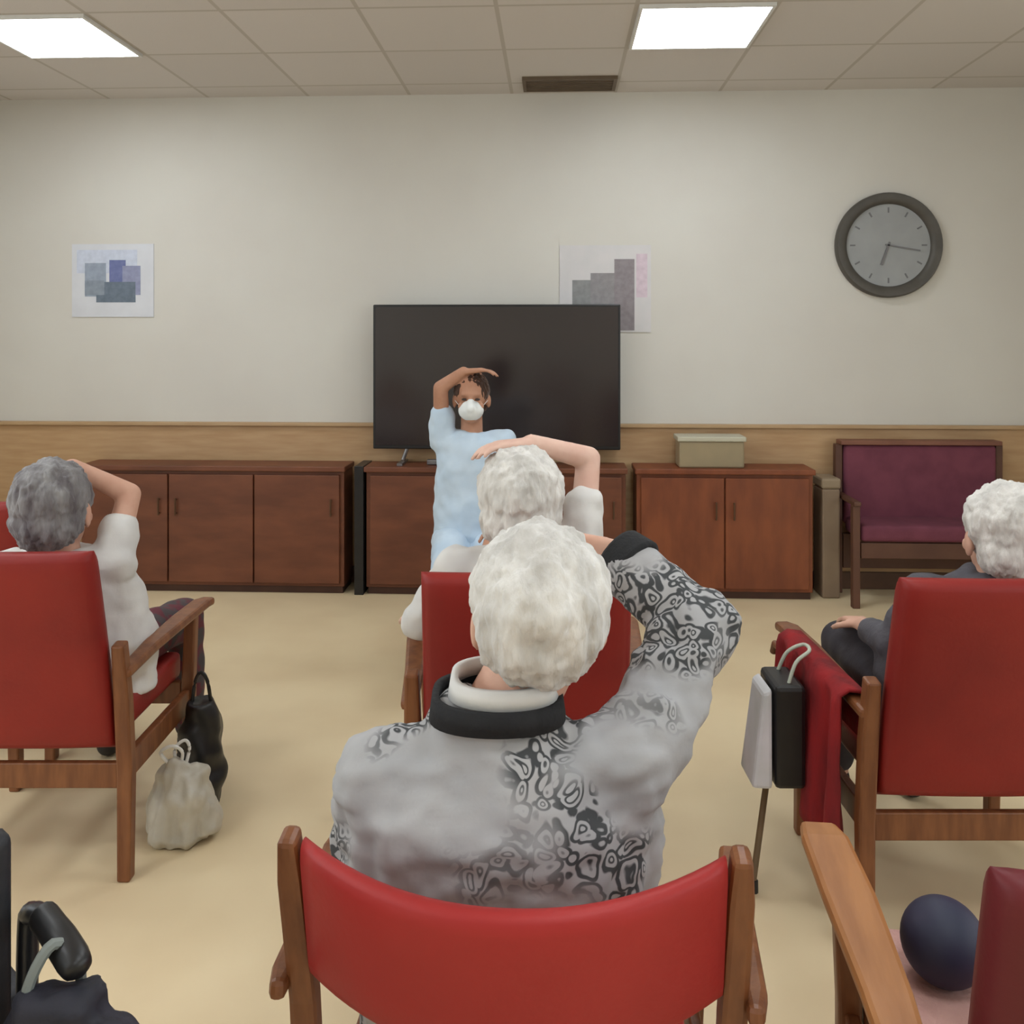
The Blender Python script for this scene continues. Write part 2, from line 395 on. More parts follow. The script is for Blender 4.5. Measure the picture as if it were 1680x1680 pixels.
hm_ = mat('mark_grey', (112, 112, 114), .6, (106, 106, 108), 6)
for k in range(12):
    bm = bmesh.new(); a = k*PI/6; d = V((math.sin(a), 0, math.cos(a))); bar(bm, [d*R*.62+V((0, -.017, 0)), d*R*.72+V((0, -.017, 0))], .009, .002, V((d.z, 0, -d.x)))
    mesh_obj('hour_mark', bm, hm_, t, smooth=False)
for nm, a, l, wd_ in (('hour_hand', math.radians(200), .40, .012), ('minute_hand', math.radians(100), .6, .008)):
    bm = bmesh.new(); d = V((math.sin(a), 0, math.cos(a))); bar(bm, [d*-.02+V((0, -.021, 0)), d*R*l+V((0, -.021, 0))], wd_, .003, V((d.z, 0, -d.x)))
    mesh_obj(nm, bm, mat('hand_grey', (116, 114, 116), .5, (110, 108, 110), 6), t, smooth=False)

# maroon bench by the wall on the right
def rcush(a, b, r=.03):
    bm = BX(a, b)
    bmesh.ops.bevel(bm, geom=bm.edges[:], offset=r, segments=4, profile=.6, affect='EDGES')
    return bm
xa, xb = onwall(1392, 800, 5.2).x, onwall(1664, 800, 5.2).x
t = thing('bench_seat', 'wide purple-maroon upholstered seat with wooden frame against the far wall', 'bench', ((xa+xb)/2, 5.27, 0))
w = (xb-xa)/2
pm = mat('purple_maroon_fabric', (116, 58, 74), .85, (104, 50, 66), 8, bump=.1, bscale=120)
dw = mat('dark_frame_wood', (96, 62, 46), .5, (84, 52, 38), 6)
mesh_obj('backrest', rcush((-w+.025, .07, .40), (w-.025, .15, .86)), pm, t)
mesh_obj('seat', rcush((-w+.03, -.20, .36), (w-.03, .10, .45)), pm, t)
mesh_obj('top_rail', BX((-w, .06, .86), (w, .16, .885)), mat('rail_wood', (128, 82, 62), .5, (116, 72, 54), 6), t, smooth=False, bevel=.004)
mesh_obj('front_rail', BX((-w+.03, -.19, .27), (w-.03, -.165, .355)), dw, t, smooth=False, bevel=.003)
mesh_obj('rear_rail', BX((-w+.03, .12, .14), (w-.03, .145, .34)), dw, t, smooth=False, bevel=.003)
for sx in (-1, 1):
    mesh_obj('leg', BX((sx*w-.02, .1, 0), (sx*w+.02, .15, .86)), dw, t, smooth=False, bevel=.004)
    mesh_obj('leg', BX((sx*w-.02, -.21, 0), (sx*w+.02, -.165, .56)), dw, t, smooth=False, bevel=.004)
    mesh_obj('armrest', BX((sx*w-.02, -.23, .56), (sx*w+.02, .10, .585)), dw, t, smooth=False, bevel=.006)
# slim beige pedestal
xa, xb = onwall(1345, 800, 5.3).x, onwall(1374, 800, 5.3).x
t = thing('waste_bin', 'slim tall grey-beige bin between the reddish cabinet and the purple seat', 'bin', ((xa+xb)/2, 5.34, 0))
w = (xb-xa)/2; gm = mat('grey_beige_plastic', (138, 118, 96), .6, (128, 108, 88), 6)
mesh_obj('bin_body', BX((-w, -.09, 0), (w, .09, .62)), gm, t, smooth=False, bevel=.01)
mesh_obj('bin_lid', BX((-w-.004, -.095, .62), (w+.004, .095, .68)), mat('bin_lid_beige', (150, 132, 108), .6, (142, 124, 100), 6), t, smooth=False, bevel=.012)

# ---------------------------------------------------------------- chairs
def high_chair(label, xc, d_rear, rz, vinyl, wood=None, awood=None, group='high-backed vinyl chairs', aw=1):
    wood = wood or M['wood']; awood = awood or wood
    # origin: floor under the middle of the chair, rear legs at local y=-.24
    base = W(xc, d_rear, 0); r = rz
    off = Matrix.Rotation(r, 3, 'Z') @ V((0, .24, 0))
    t = thing('high_back_chair', label, 'chair', base+off, r, group)
    # backrest: curved padded slab leaning back
    bm = bmesh.new(); nu, nv = 16, 14; H0, H1 = .36, .925; rings = []
    def pt(u, v, s):                    # u -1..1, v 0..1, s front/back
        z = H0+(H1-H0)*v
        y = -.235-.13*v**1.15
        hw = .255-.004*v
        edge = max(0, 1-(1-abs(u))/.10) ; ev = max(0, 1-min(v, 1-v)/.06)
        th = .034*math.sqrt(max(0, 1-edge**2))*math.sqrt(max(0, 1-ev**2))+.004
        yy = y-.012*(1-u*u)+s*th
        return V((u*hw, yy, z-s*.004))
    us = [-1, -.985, -.95, -.9, -.75, -.5, -.25, 0, .25, .5, .75, .9, .95, .985, 1]
    vv = [0, .006, .02, .05, .15, .3, .45, .6, .75, .88, .95, .98, .994, 1]
    F = [[bm.verts.new(pt(u, v, 1)) for u in us] for v in vv]; B = [[bm.verts.new(pt(u, v, -1)) for u in us] for v in vv]
    for i in range(len(vv)-1):
        for j in range(len(us)-1):
            bm.faces.new((F[i][j], F[i][j+1], F[i+1][j+1], F[i+1][j])); bm.faces.new((B[i][j+1], B[i][j], B[i+1][j], B[i+1][j+1]))
    for i in range(len(vv)-1):
        bm.faces.new((F[i][0], F[i+1][0], B[i+1][0], B[i][0])); bm.faces.new((F[i+1][-1], F[i][-1], B[i][-1], B[i+1][-1]))
    for j in range(len(us)-1):
        bm.faces.new((F[0][j+1], F[0][j], B[0][j], B[0][j+1])); bm.faces.new((F[-1][j], F[-1][j+1], B[-1][j+1], B[-1][j]))
    mesh_obj('backrest', bm, vinyl, t, angle=0)
    mesh_obj('seat', rcush((-.25, -.20, .365), (.25, .27, .45), .025), vinyl, t)
    for s in (-1, 1):
        bm = bmesh.new(); bar(bm, [(s*.282, -.245, 0), (s*.282, -.24, .3), (s*.282, -.26, .5), (s*.282, -.285, .66)], [.036, .042, .042, .034], .04)
        mesh_obj('rear_leg', bm, wood, t, smooth=False, bevel=.006)
        bm = bmesh.new(); bar(bm, [(s*.285, .25, 0), (s*.285, .235, .35), (s*.298, .225, .585)], [.034, .04, .036], .04)
        mesh_obj('front_leg', bm, wood, t, smooth=False, bevel=.006)
        bm = bmesh.new()
        bar(bm, [(s*.29, -.285, .575), (s*.295, -.1, .592), (s*.308, .1, .604), (s*.32, .25, .61), (s*.325, .31, .602)], [q*aw for q in (.04, .052, .062, .06, .045)], .026)
        mesh_obj('armrest', bm, awood, t, smooth=False, bevel=.009)
        mesh_obj('side_rail', BX((s*.282-.012, -.22, .27), (s*.282+.012, .22, .34)), wood, t, smooth=False, bevel=.004)
    mesh_obj('rear_rail', BX((-.262, -.25, .25), (.262, -.228, .32)), wood, t, smooth=False, bevel=.004)
    mesh_obj('front_rail', BX((-.262, .225, .29), (.262, .248, .362)), wood, t, smooth=False, bevel=.004)
    return t
CR = YAW
high_chair('red vinyl chair on the left, person in white T-shirt sitting in it', -1.34, 2.51, CR, M['red'])
high_chair('red vinyl chair in the middle, behind the silver-haired front person', .035, 2.30, CR, M['red'])
high_chair('red vinyl chair on the right with a red cardigan over its armrest', 1.15, 2.25, CR, M['red'])
high_chair('red vinyl chair at the left edge of the picture, farther off, mostly hidden', -1.90, 3.22, CR, M['red'])
high_chair('maroon vinyl chair at the bottom right corner with golden wooden armrest', .775, 1.05, CR-math.radians(10), M['maroon'], M['wood'], M['arm_wood'], None, 1.35)

# front chair with low curved back
base = W(-.0, 1.21, 0); rz = YAW-math.radians(4.5)
off = Matrix.Rotation(rz, 3, 'Z') @ V((0.005, .24, 0))
t = thing('low_back_armchair', 'red vinyl chair with low curved back nearest the camera, between its wooden posts', 'chair', base+off, rz)
bm = bmesh.new()
def fp(u, v, s):
    z = .655+.195*v+(.006*(u*u))
    hw = .262
    bul = .115*(1-abs(u)**2.1)
    ev = max(0, 1-min(v, 1-v)/.12); th = .016*math.sqrt(max(0, 1-ev**2))+.003
    return V((u*hw, -.275-.045*v-bul+s*th, z))
us = [-1+2*i/24 for i in range(25)]; vv = [0, .01, .04, .12, .3, .5, .7, .88, .96, .99, 1]
F = [[bm.verts.new(fp(u, v, 1)) for u in us] for v in vv]; B = [[bm.verts.new(fp(u, v, -1)) for u in us] for v in vv]
for i in range(len(vv)-1):
    for j in range(24):
        bm.faces.new((F[i][j], F[i][j+1], F[i+1][j+1], F[i+1][j])); bm.faces.new((B[i][j+1], B[i][j], B[i+1][j], B[i+1][j+1]))
    bm.faces.new((F[i][0], F[i+1][0], B[i+1][0], B[i][0])); bm.faces.new((F[i+1][-1], F[i][-1], B[i][-1], B[i+1][-1]))
for j in range(24):
    bm.faces.new((F[0][j+1], F[0][j], B[0][j], B[0][j+1])); bm.faces.new((F[-1][j], F[-1][j+1], B[-1][j+1], B[-1][j]))
mesh_obj('backrest', bm, M['red2'], t, angle=0)
mesh_obj('seat', rcush((-.245, -.22, .37), (.245, .25, .445), .025), M['red2'], t)
for s in (-1, 1):
    bm = bmesh.new(); bar(bm, [(s*.272, -.25, 0), (s*.275, -.235, .36), (s*.278, -.262, .62), (s*.281, -.305, .80), (s*.281, -.318, .862)], [.034, .038, .036, .033, .024], .036)
    mesh_obj('rear_leg', bm, M['wood'], t, smooth=False, bevel=.008)
    bm = bmesh.new(); bar(bm, [(s*.275, .235, 0), (s*.285, .2, .36), (s*.325, .11, .59)], [.032, .038, .034], .036)
    mesh_obj('front_leg', bm, M['wood'], t, smooth=False, bevel=.006)
    bm = bmesh.new(); bar(bm, [(s*.300, -.31, .655), (s*.308, -.26, .645), (s*.322, -.05, .612), (s*.336, .1, .602), (s*.342, .17, .59)], [.02, .03, .042, .046, .034], .026)
    mesh_obj('armrest', bm, M['wood'], t, smooth=False, bevel=.008)
    mesh_obj('side_rail', BX((s*.272-.01, -.22, .29), (s*.272+.01, .2, .365)), M['wood'], t, smooth=False, bevel=.004)
mesh_obj('rear_rail', BX((-.255, -.245, .29), (.255, -.225, .36)), M['wood'], t, smooth=False, bevel=.004)
mesh_obj('front_rail', BX((-.255, .205, .29), (.255, .228, .365)), M['wood'], t, smooth=False, bevel=.004)
# stool of the instructor
t = thing('stool', 'low round stool under the person in light blue, hidden by the middle chair', 'stool', W(-.19, 4.2, 0))
bm = bmesh.new(); bmesh.ops.create_cone(bm, cap_ends=True, segments=32, radius1=.16, radius2=.16, depth=.05, matrix=Matrix.Translation((0, 0, .455)))
mesh_obj('seat', bm, M['maroon'], t, bevel=.012)
for k in range(4):
    a = PI/4+k*PI/2; bm = bmesh.new(); tube(bm, [(math.cos(a)*.15, math.sin(a)*.15, 0), (math.cos(a)*.11, math.sin(a)*.11, .43)], .014, 10); mesh_obj('leg', bm, M['wood'], t)

# ---------------------------------------------------------------- people
def head_shapes(bm, c, f, up, s=1.0, ears=True):
    """cranium, jaw, nose, brow, ears; returns rotation"""
    f = f.normalized(); r = f.cross(up).normalized(); u = r.cross(f).normalized()
    R3 = Matrix((r, f, u)).transposed()      # local x right, y face, z up
    L = lambda x, y, z: V(c)+R3 @ V((x*s, y*s, z*s))
    ell(bm, L(0, -.012, .025), (.076*s, .094*s, .088*s), R3)
    ell(bm, L(0, .022, -.045), (.056*s, .066*s, .068*s), R3)
    ell(bm, L(0, .062, -.088), (.026*s, .026*s, .022*s), R3)
    cap(bm, L(0, .082, .008), .008*s, L(0, .106, -.032), .013*s)
    ell(bm, L(0, .07, .024), (.05*s, .018*s, .014*s), R3)
    ell(bm, L(0, .078, -.062), (.026*s, .014*s, .014*s), R3)
    for q in (-1, 1):
        ell(bm, L(q*.04, .064, -.03), (.022*s, .02*s, .02*s), R3)
        if ears: ell(bm, L(q*.08, -.004, -.012), (.010*s, .020*s, .033*s), R3 @ Matrix.Rotation(q*.3, 3, 'Z'))
    return R3, L
def hand_shapes(bm, wrist, dirv, nrm, thumb_side, curl=.5, s=1.0):
    """dirv: towards the fingers, nrm: out of the palm (fingers curl to it)"""
    d = dirv.normalized(); n = (nrm-d*nrm.dot(d)).normalized(); x = d.cross(n).normalized()*thumb_side
    w = V(wrist)
    for k in range(4):
        a = x*(.027-.018*k)*s
        cap(bm, w+a*.6+d*.012*s, .014*s, w+a+d*.085*s, .0115*s, 10)
    for k, ln in enumerate((.068, .078, .072, .056)):
        p = w+x*(.029-.0195*k)*s+d*.088*s; ang = curl*.5
        r = .0088*s
        for q, fr in enumerate((.45, .30, .25)):
            dd = d*math.cos(ang)+n*math.sin(ang)+x*(.08-.06*k)
            p2 = p+dd.normalized()*ln*fr*s; cap(bm, p, r, p2, r*.9, 10); p = p2; ang += curl*.6; r *= .92
    p = w+x*.024*s+d*.022*s
    p2 = p+(x*.75+d*.6+n*.25).normalized()*.042*s; cap(bm, p, .0125*s, p2, .0105*s, 10)
    p3 = p2+(x*.3+d*.85+n*.35).normalized()*.032*s; cap(bm, p2, .0105*s, p3, .0085*s, 10)
def hair_shapes(bm, L, R3, s=1.0, puff=.0, low=-.02):
    ell(bm, L(0, -.024, .036), ((.086+puff)*s, (.096+puff)*s, (.090+puff)*s), R3)
    ell(bm, L(0, -.048, low), ((.078+puff)*s, (.062+puff)*s, (.066+puff)*s), R3)
def face_parts(L, R3, par, s, skin_eyes=True, mouth=True):
    loc = V(par.location)
    for q in (-1, 1):
        bm = bmesh.new(); ell(bm, L(q*.031, .079, .002)-loc, (.012*s, .006*s, .006*s), R3, 12); mesh_obj('eye', bm, M['eye'], par, angle=0)
    if mouth:
        bm = bmesh.new(); ell(bm, L(0, .091, -.064)-loc, (.021*s, .005*s, .006*s), R3, 12); mesh_obj('mouth', bm, M['lip'], par, angle=0)
FW = W(0, 1, 0); RT = W(1, 0, 0)
def person(label, skin, head, hs, torso_st, neck, armL, armR, hips, knees, feet, shirt, trousers, hair, sleeveL=1.0, sleeveR=1.0, facing=None, tilt=V((0, 0, 1)), palmL=None, palmR=None,
           hL=None, hR=None, puff=0, shirt_disp=None, shirt_r=(.052, .046, .040), foot_dir=None, low=-.02, curl=(.5, .5), neck_r=.052):
    """all points are given as (x, depth, z); arm = shoulder, elbow, wrist"""
    facing = facing or FW
    A = lambda p: W(*p)
    root = thing('person', label, 'person', (A(hips).x, A(hips).y, 0))
    bm = bmesh.new()
    R3, L = head_shapes(bm, A(head), facing, tilt, hs)
    nb = A(neck); cap(bm, nb, neck_r, L(0, -.015, -.04), neck_r-.004)
    st = [(*A(p[:3]), p[3], p[4]) for p in torso_st]
    torso(bm, [(x, y, z-(.022 if z > .7 else 0), rx*.84, ry*.80) for x, y, z, rx, ry in st])
    for arm, side, hd, pn, cu in ((armL, -1, hL, palmL, curl[0]), (armR, 1, hR, palmR, curl[1])):
        s_, e_, w_ = [A(p) for p in arm]
        cap(bm, nb+V((0, 0, -.065)), .030, s_-V((0, 0, .012)), .030); chain(bm, [s_, e_, w_], [.040, .034, .024])
        hd = (A(hd)-w_) if hd else (w_-e_); pn = pn or V((0, 0, -1))
        hand_shapes(bm, w_, hd, pn, (-side), cu)
    hp = A(hips)
    kn = [A(k) for k in knees]; ft = [A(k) for k in feet]
    rt = FW.cross(V((0, 0, 1))) if True else None
    fdir = (foot_dir or facing)
    for k, q in enumerate((-1, 1)):
        h = hp+RT*q*.085
        chain(bm, [h, kn[k], ft[k]], [.075, .05, .034]); cap(bm, ft[k]-V((0, 0, .045)), .03, ft[k]-V((0, 0, .05))+fdir*.12, .026)
    blob('body', bm, skin, root, .0065, 4)
    # hair
    bm = bmesh.new(); hair_shapes(bm, L, R3, hs, puff, low)
    blob('hair', bm, hair, root, .005, 5, [(.008, (30, 30, 16)), (.006, (80, 80, 28)), (.004, (150, 150, 50))])
    face_parts(L, R3, root, hs)
    # shirt
    bm = bmesh.new(); torso(bm, st)
    for arm, sl in ((armL, sleeveL), (armR, sleeveR)):
        s_, e_, w_ = [A(p) for p in arm]
        cap(bm, nb+V((0, 0, -.05)), .055, s_, shirt_r[0]+.006)
        if sl >= 1:
            cap(bm, s_, shirt_r[0], e_, shirt_r[1]); k = (sl-1)
            if k > 0: cap(bm, e_, shirt_r[1], e_+(w_-e_)*k, shirt_r[2])
        else: cap(bm, s_, shirt_r[0], s_+(e_-s_)*sl, shirt_r[0])
    blob('shirt', bm, shirt, root, .0085, 5, shirt_disp or [(.014, (9, 9, 9)), (.008, (22, 22, 22))])
    bm = bmesh.new()
    for k, q in enumerate((-1, 1)):
        h = hp+RT*q*.09
        chain(bm, [h, kn[k], ft[k]+V((0, 0, .04))], [.092, .066, .052])
    blob('trousers', bm, trousers, root, .009, 5, [(.008, (14, 14, 14))])
    for k in range(2):
        bm = bmesh.new(); c = ft[k]; z = V((0, 0, 1))
        cap(bm, V((c.x, c.y, .042)), .04, V((c.x, c.y, .036))+fdir*.13, .036)
        cap(bm, V((c.x, c.y, .07)), .038, V((c.x, c.y, .05))+fdir*.05, .035)
        blob('shoe', bm, M['shoe'], root, .007, 3)
    return root, L, R3

# front person
p1, L1, _ = person('person in grey top with black floral print, silver hair, nearest the camera, right elbow raised',
    M['skin'], (.038, 1.30, 1.088), 1.07,
    [(-.01, 1.34, .44, .21, .155), (-.015, 1.32, .55, .215, .15), (-.015, 1.28, .72, .222, .135), (-.015, 1.265, .845, .222, .12), (-.01, 1.27, .908, .19, .095), (-.015, 1.27, .948, .11, .075), (-.018, 1.268, .992, .078, .058)],
    (-.016, 1.275, .948), ((-.185, 1.275, .865), (-.215, 1.37, .66), (-.14, 1.56, .60)), ((.155, 1.25, .90), (.285, 1.40, 1.045), (.18, 1.50, 1.125)),
    (-.01, 1.42, .52), [(-.13, 1.80, .52), (.12, 1.80, .52)], [(-.14, 1.84, .09), (.13, 1.84, .09)], M['floral'], M['trousers'], M['hair_white'],
    1.8, 1.72, hR=(.06, 1.53, 1.13), hL=(-.06, 1.66, .60), palmR=W(-.2, -1, 0), puff=.006, shirt_r=(.062, .060, .047),
    shirt_disp=[(.016, (8, 8, 8)), (.010, (24, 24, 9)), (.006, (20, 20, 48)), (.004, (50, 50, 50))], tilt=V((0, .1, 1)), low=.0, neck_r=.062)
loc = V(p1.location)
for nm, m_, z, rx, ry, hh in (('collar', M['tee'], 1.012, .066, .050, .024), ('collar_band', M['black_cloth'], .985, .084, .062, .030)):
    bm = bmesh.new(); n = 40; c = W(-.020+(z-.985)*.3, 1.262, z); R = []
    for j in range(n):
        a = 2*PI*j/n; ca, sa = math.cos(a), math.sin(a)
        q = []
        for dr, dz in ((0, -hh/2), (.010, -hh/2), (.006, hh/2), (-.004, hh/2)):
            q.append(bm.verts.new(c+RT*ca*(rx+dr)+FW*math.copysign(abs(sa)**.6, sa)*(ry+dr)+V((0, 0, dz+.006*sa))-loc))
        R.append(q)
    for j in range(n):
        for k in range(4): bm.faces.new((R[j][k], R[(j+1) % n][k], R[(j+1) % n][(k+1) % 4], R[j][(k+1) % 4]))
    mesh_obj(nm, bm, m_, p1, angle=0)
# black cuff at the raised wrist
bm = bmesh.new(); e_, w_ = W(.285, 1.40, 1.045), W(.18, 1.50, 1.125); a = e_+(w_-e_)*.80-loc; b_ = e_+(w_-e_)*1.08-loc
tube(bm, [a, b_], [.056, .048], 20); mesh_obj('cuff', bm, M['black_cloth'], p1, bevel=.006)

# middle person
p2, L2, _ = person('white-haired person in the middle row with a bare forearm laid across the head',
    M['skin2'], (.024, 2.40, 1.045), 1.16,
    [(.03, 2.52, .43, .19, .14), (.03, 2.50, .6, .19, .14), (.03, 2.47, .78, .19, .12), (.03, 2.44, .88, .17, .10), (.03, 2.43, .93, .09, .07)],
    (.03, 2.43, .915), ((-.145, 2.44, .87), (-.255, 2.52, .70), (-.27, 2.72, .655)), ((.185, 2.45, .90), (.212, 2.54, 1.148), (.05, 2.42, 1.205)),
    (.03, 2.55, .52), [(-.10, 2.95, .52), (.16, 2.95, .52)], [(-.11, 3.0, .09), (.17, 3.0, .09)], M['tee'], M['trousers'], M['hair_light'],
    1.0, .50, hR=(-.09, 2.38, 1.20), palmR=V((0, 0, -1)), puff=.012, shirt_r=(.058, .052, .04), curl=(.4, .45))
# left person
p3, L3, _ = person('grey-haired person in white T-shirt at the left, bare right arm bent over the head',
    M['skin'], (-1.317, 2.64, .985), 1.16,
    [(-1.30, 2.75, .43, .23, .15), (-1.29, 2.73, .58, .235, .15), (-1.30, 2.70, .74, .21, .13), (-1.31, 2.67, .83, .18, .10), (-1.31, 2.66, .875, .09, .07)],
    (-1.31, 2.66, .86), ((-1.47, 2.68, .80), (-1.56, 2.76, .60), (-1.50, 2.95, .58)), ((-1.165, 2.66, .825), (-1.155, 2.76, 1.01), (-1.29, 2.68, 1.105)),
    (-1.30, 2.78, .52), [(-1.42, 3.20, .52), (-1.14, 3.18, .51)], [(-1.43, 3.24, .09), (-1.14, 3.22, .09)], M['tee'], M['plum'], M['hair_grey'],
    .9, .42, hR=(-1.42, 2.64, 1.10), palmR=V((0, 0, -1)), puff=.006, shirt_r=(.06, .052, .04), curl=(.3, .5))
# right person
p4, L4, _ = person('grey-haired person at the right edge, head above the red chair back',
    M['skin'], (1.30, 2.42, .955), 1.16,
    [(1.17, 2.50, .43, .19, .14), (1.18, 2.48, .6, .195, .14), (1.22, 2.45, .76, .18, .12), (1.26, 2.43, .82, .16, .10), (1.28, 2.43, .87, .08, .07)],
    (1.28, 2.43, .84), ((1.09, 2.44, .80), (1.02, 2.47, .66), (1.03, 2.68, .64)), ((1.42, 2.44, .80), (1.44, 2.53, .64), (1.38, 2.72, .63)),
    (1.17, 2.52, .52), [(1.05, 2.90, .52), (1.29, 2.90, .52)], [(1.05, 2.95, .09), (1.29, 2.95, .09)], M['greytop'], M['trousers'], M['hair_light'],
    1.7, 1.7, puff=.006, shirt_r=(.05, .047, .04))
# instructor facing the camera
p5, L5, R5 = person('person in light blue gown and white mask facing the camera, arm over head',
    M['skin3'], (-.185, 4.18, 1.20), .98,
    [(-.18, 4.20, .47, .19, .14), (-.18, 4.2, .65, .18, .13), (-.185, 4.2, .85, .17, .12), (-.185, 4.2, .99, .165, .10), (-.185, 4.2, 1.05, .08, .07)],
    (-.185, 4.2, 1.04), ((-.32, 4.2, 1.00), (-.325, 4.16, 1.25), (-.22, 4.14, 1.325)), ((-.04, 4.2, 1.0), (.0, 4.13, .76), (-.06, 3.95, .66)),
    (-.185, 4.17, .55), [(-.27, 3.78, .50), (-.10, 3.78, .50)], [(-.26, 3.74, .09), (-.11, 3.74, .09)], M['gown'], M['gown'], M['hair_brown'],
    .5, 1.6, facing=-FW, hL=(-.11, 4.14, 1.335), palmL=V((0, 0, -1)), shirt_r=(.055, .05, .045), curl=(.5, .5))
bm = bmesh.new(); loc = V(p5.location)
ell(bm, L5(0, .056, -.05), (.058, .062, .048), R5); cap(bm, L5(0, .085, -.012), .018, L5(0, .105, -.04), .022); blob('face_mask', bm, M['mask'], p5, .004, 3)
for q in (-1, 1):
    bm = bmesh.new(); tube(bm, [L5(q*.05, .05, -.035)-loc, L5(q*.078, .01, -.005)-loc], .0015, 6); mesh_obj('mask_strap', bm, M['mask'], p5)

# ---------------------------------------------------------------- small things
# white bag on the floor by the left chair
c = W(-.975, 2.70, 0)
t = thing('plastic_bag', 'white-grey plastic carrier bag on the floor beside the left chair', 'bag', c)
bm = bmesh.new()
torso(bm, [(c.x, c.y, .005, .085, .06), (c.x, c.y, .03, .105, .075), (c.x, c.y, .12, .10, .075), (c.x-.005, c.y, .20, .075, .05), (c.x-.01, c.y, .235, .03, .02)])
blob('bag_body', bm, mat('grey_white_plastic', (196, 190, 176), .4, (178, 172, 158), 10, bump=.4, bscale=24), t, .006, 3, [(.022, (20, 20, 9)), (.01, (45, 45, 22))])
for q in (-1, 1):
    bm = bmesh.new(); tube(bm, sm([(-.01+q*.02, q*.01, .225), (-.02+q*.035, q*.02, .265), (-.01+q*.01, q*.02, .285), (-.01-q*.015, q*.01, .265), (-.01-q*.01, q*.005, .225)]), .005, 8); mesh_obj('handle', bm, M['white'], t)
# black handbag on the floor beside the person's legs
c = W(-.985, 2.90, 0)
t = thing('handbag', 'black soft handbag standing behind the white plastic bag by the left chair', 'bag', c)
bm = bmesh.new(); torso(bm, [(c.x, c.y, .005, .06, .06), (c.x, c.y, .04, .07, .07), (c.x, c.y, .24, .065, .065), (c.x, c.y, .33, .04, .05)])
blob('bag_body', bm, M['black'], t, .007, 3, [(.02, (16, 16, 16))])
bm = bmesh.new(); tube(bm, sm([(-.03, -.01, .30), (-.02, 0, .39), (.0, .0, .42), (.02, .0, .39), (.03, .01, .30)]), .006, 8); mesh_obj('strap', bm, M['black'], t)
# red cardigan draped over the right chair's armrest
def cloth_strip(name, label, cat, mat_, top0, top1, drop0, drop1, out, thick, amp, n=44, mrows=22, inner=.12):
    """hangs over the line top0-top1, outer side down by drop, inner side short"""
    t = thing(name, label, cat, tuple((top0+top1)/2))
    loc = V(t.location); bm = bmesh.new(); rows = []
    for i in range(n+1):
        u = i/n; base = top0.lerp(top1, u); dr = drop0+(drop1-drop0)*u+.02*noise.noise(V((u*7, 3, 1)))
        fold = amp*math.sin(u*19+1.2*math.sin(u*7))
        row = []
        for k in range(mrows+1):
            v = k/mrows
            if v < .2:                                  # inner side, going up
                q = v/.2; p = base-out*.034+V((0, 0, -inner*(1-q)))
            elif v < .32:
                q = (v-.2)/.12; a = PI*(1-q); p = base+out*(.034*math.cos(a))+V((0, 0, .016*math.sin(a)))
            else:
                q = (v-.32)/.68; p = base+out*(.034+fold*(.25+q)+.012*noise.noise(V((u*9, q*4, 0)))*q)+V((0, 0, -dr*q))
            row.append(bm.verts.new(p-loc))
        rows.append(row)
    for i in range(n):
        for k in range(mrows): bm.faces.new((rows[i][k], rows[i+1][k], rows[i+1][k+1], rows[i][k+1]))
    o = mesh_obj('fabric', bm, mat_, t, angle=0)
    s = o.modifiers.new('solid', 'SOLIDIFY'); s.thickness = thick; s.offset = 0
    return t
redknit = mat('red_knit', (150, 20, 24), .85, (112, 16, 22), 14, (1, 1, .3), bump=.4, bscale=60)
a = W(.846, 2.26, .596); b_ = W(.812, 2.66, .618)
cloth_strip('cardigan', 'bright red cardigan hanging over the left armrest of the right chair', 'cardigan', redknit, a, b_, .43, .30, -RT, .008, .026)
# black bag with white side
c = W(.735, 2.47, .30)
t = thing('tote_bag', 'black bag with a white side hanging at the armrest beside the red cardigan', 'bag', c, YAW)
bm = BX((-.045, -.08, 0), (.035, .08, .27)); mesh_obj('bag_body', bm, M['black'], t, smooth=False, bevel=.012)
bm = bmesh.new(); loft(bm, [[V((-.105, -.075, .0)), V((-.052, -.08, 0)), V((-.052, .07, 0)), V((-.105, .06, 0))], [V((-.075, -.07, .25)), V((-.052, -.075, .262)), V((-.052, .06, .262)), V((-.075, .05, .25))]])
mesh_obj('side_pocket', bm, mat('white_lilac_cloth', (206, 202, 208), .8, (190, 190, 190), 8), t, smooth=False, bevel=.01)
bm = bmesh.new(); tube(bm, sm([(-.005, -.05, .26), (.02, -.04, .32), (.06, -.025, .346), (.06, .025, .346), (.02, .04, .32), (-.005, .05, .26)]), .005, 8)
mesh_obj('strap', bm, mat('pale_strap', (190, 196, 180), .7, (176, 184, 168), 12), t)
# walking stick
a = W(.645, 2.45, .0); b_ = W(.80, 2.70, .53)
t = thing('walking_stick', 'thin brown walking stick leaning against the right chair beside the black bag', 'walking stick', a)
d = b_-a
bm = bmesh.new(); tube(bm, [V((0, 0, .02)), d*.9], .009, 10); mesh_obj('shaft', bm, mat('stick_wood', (116, 92, 62), .5, (102, 80, 52), 10), t)
bm = bmesh.new(); tube(bm, [d*.9, d, d+V((.0, .02, .025)), d+V((-.01, .055, .03)), d+V((-.01, .075, .0))], .011, 10); mesh_obj('handle', bm, M['wood'], t)
bm = bmesh.new(); tube(bm, [V((0, 0, 0)), V((.004, .002, .03))], [.015, .011], 12); mesh_obj('rubber_tip', bm, M['black'], t)

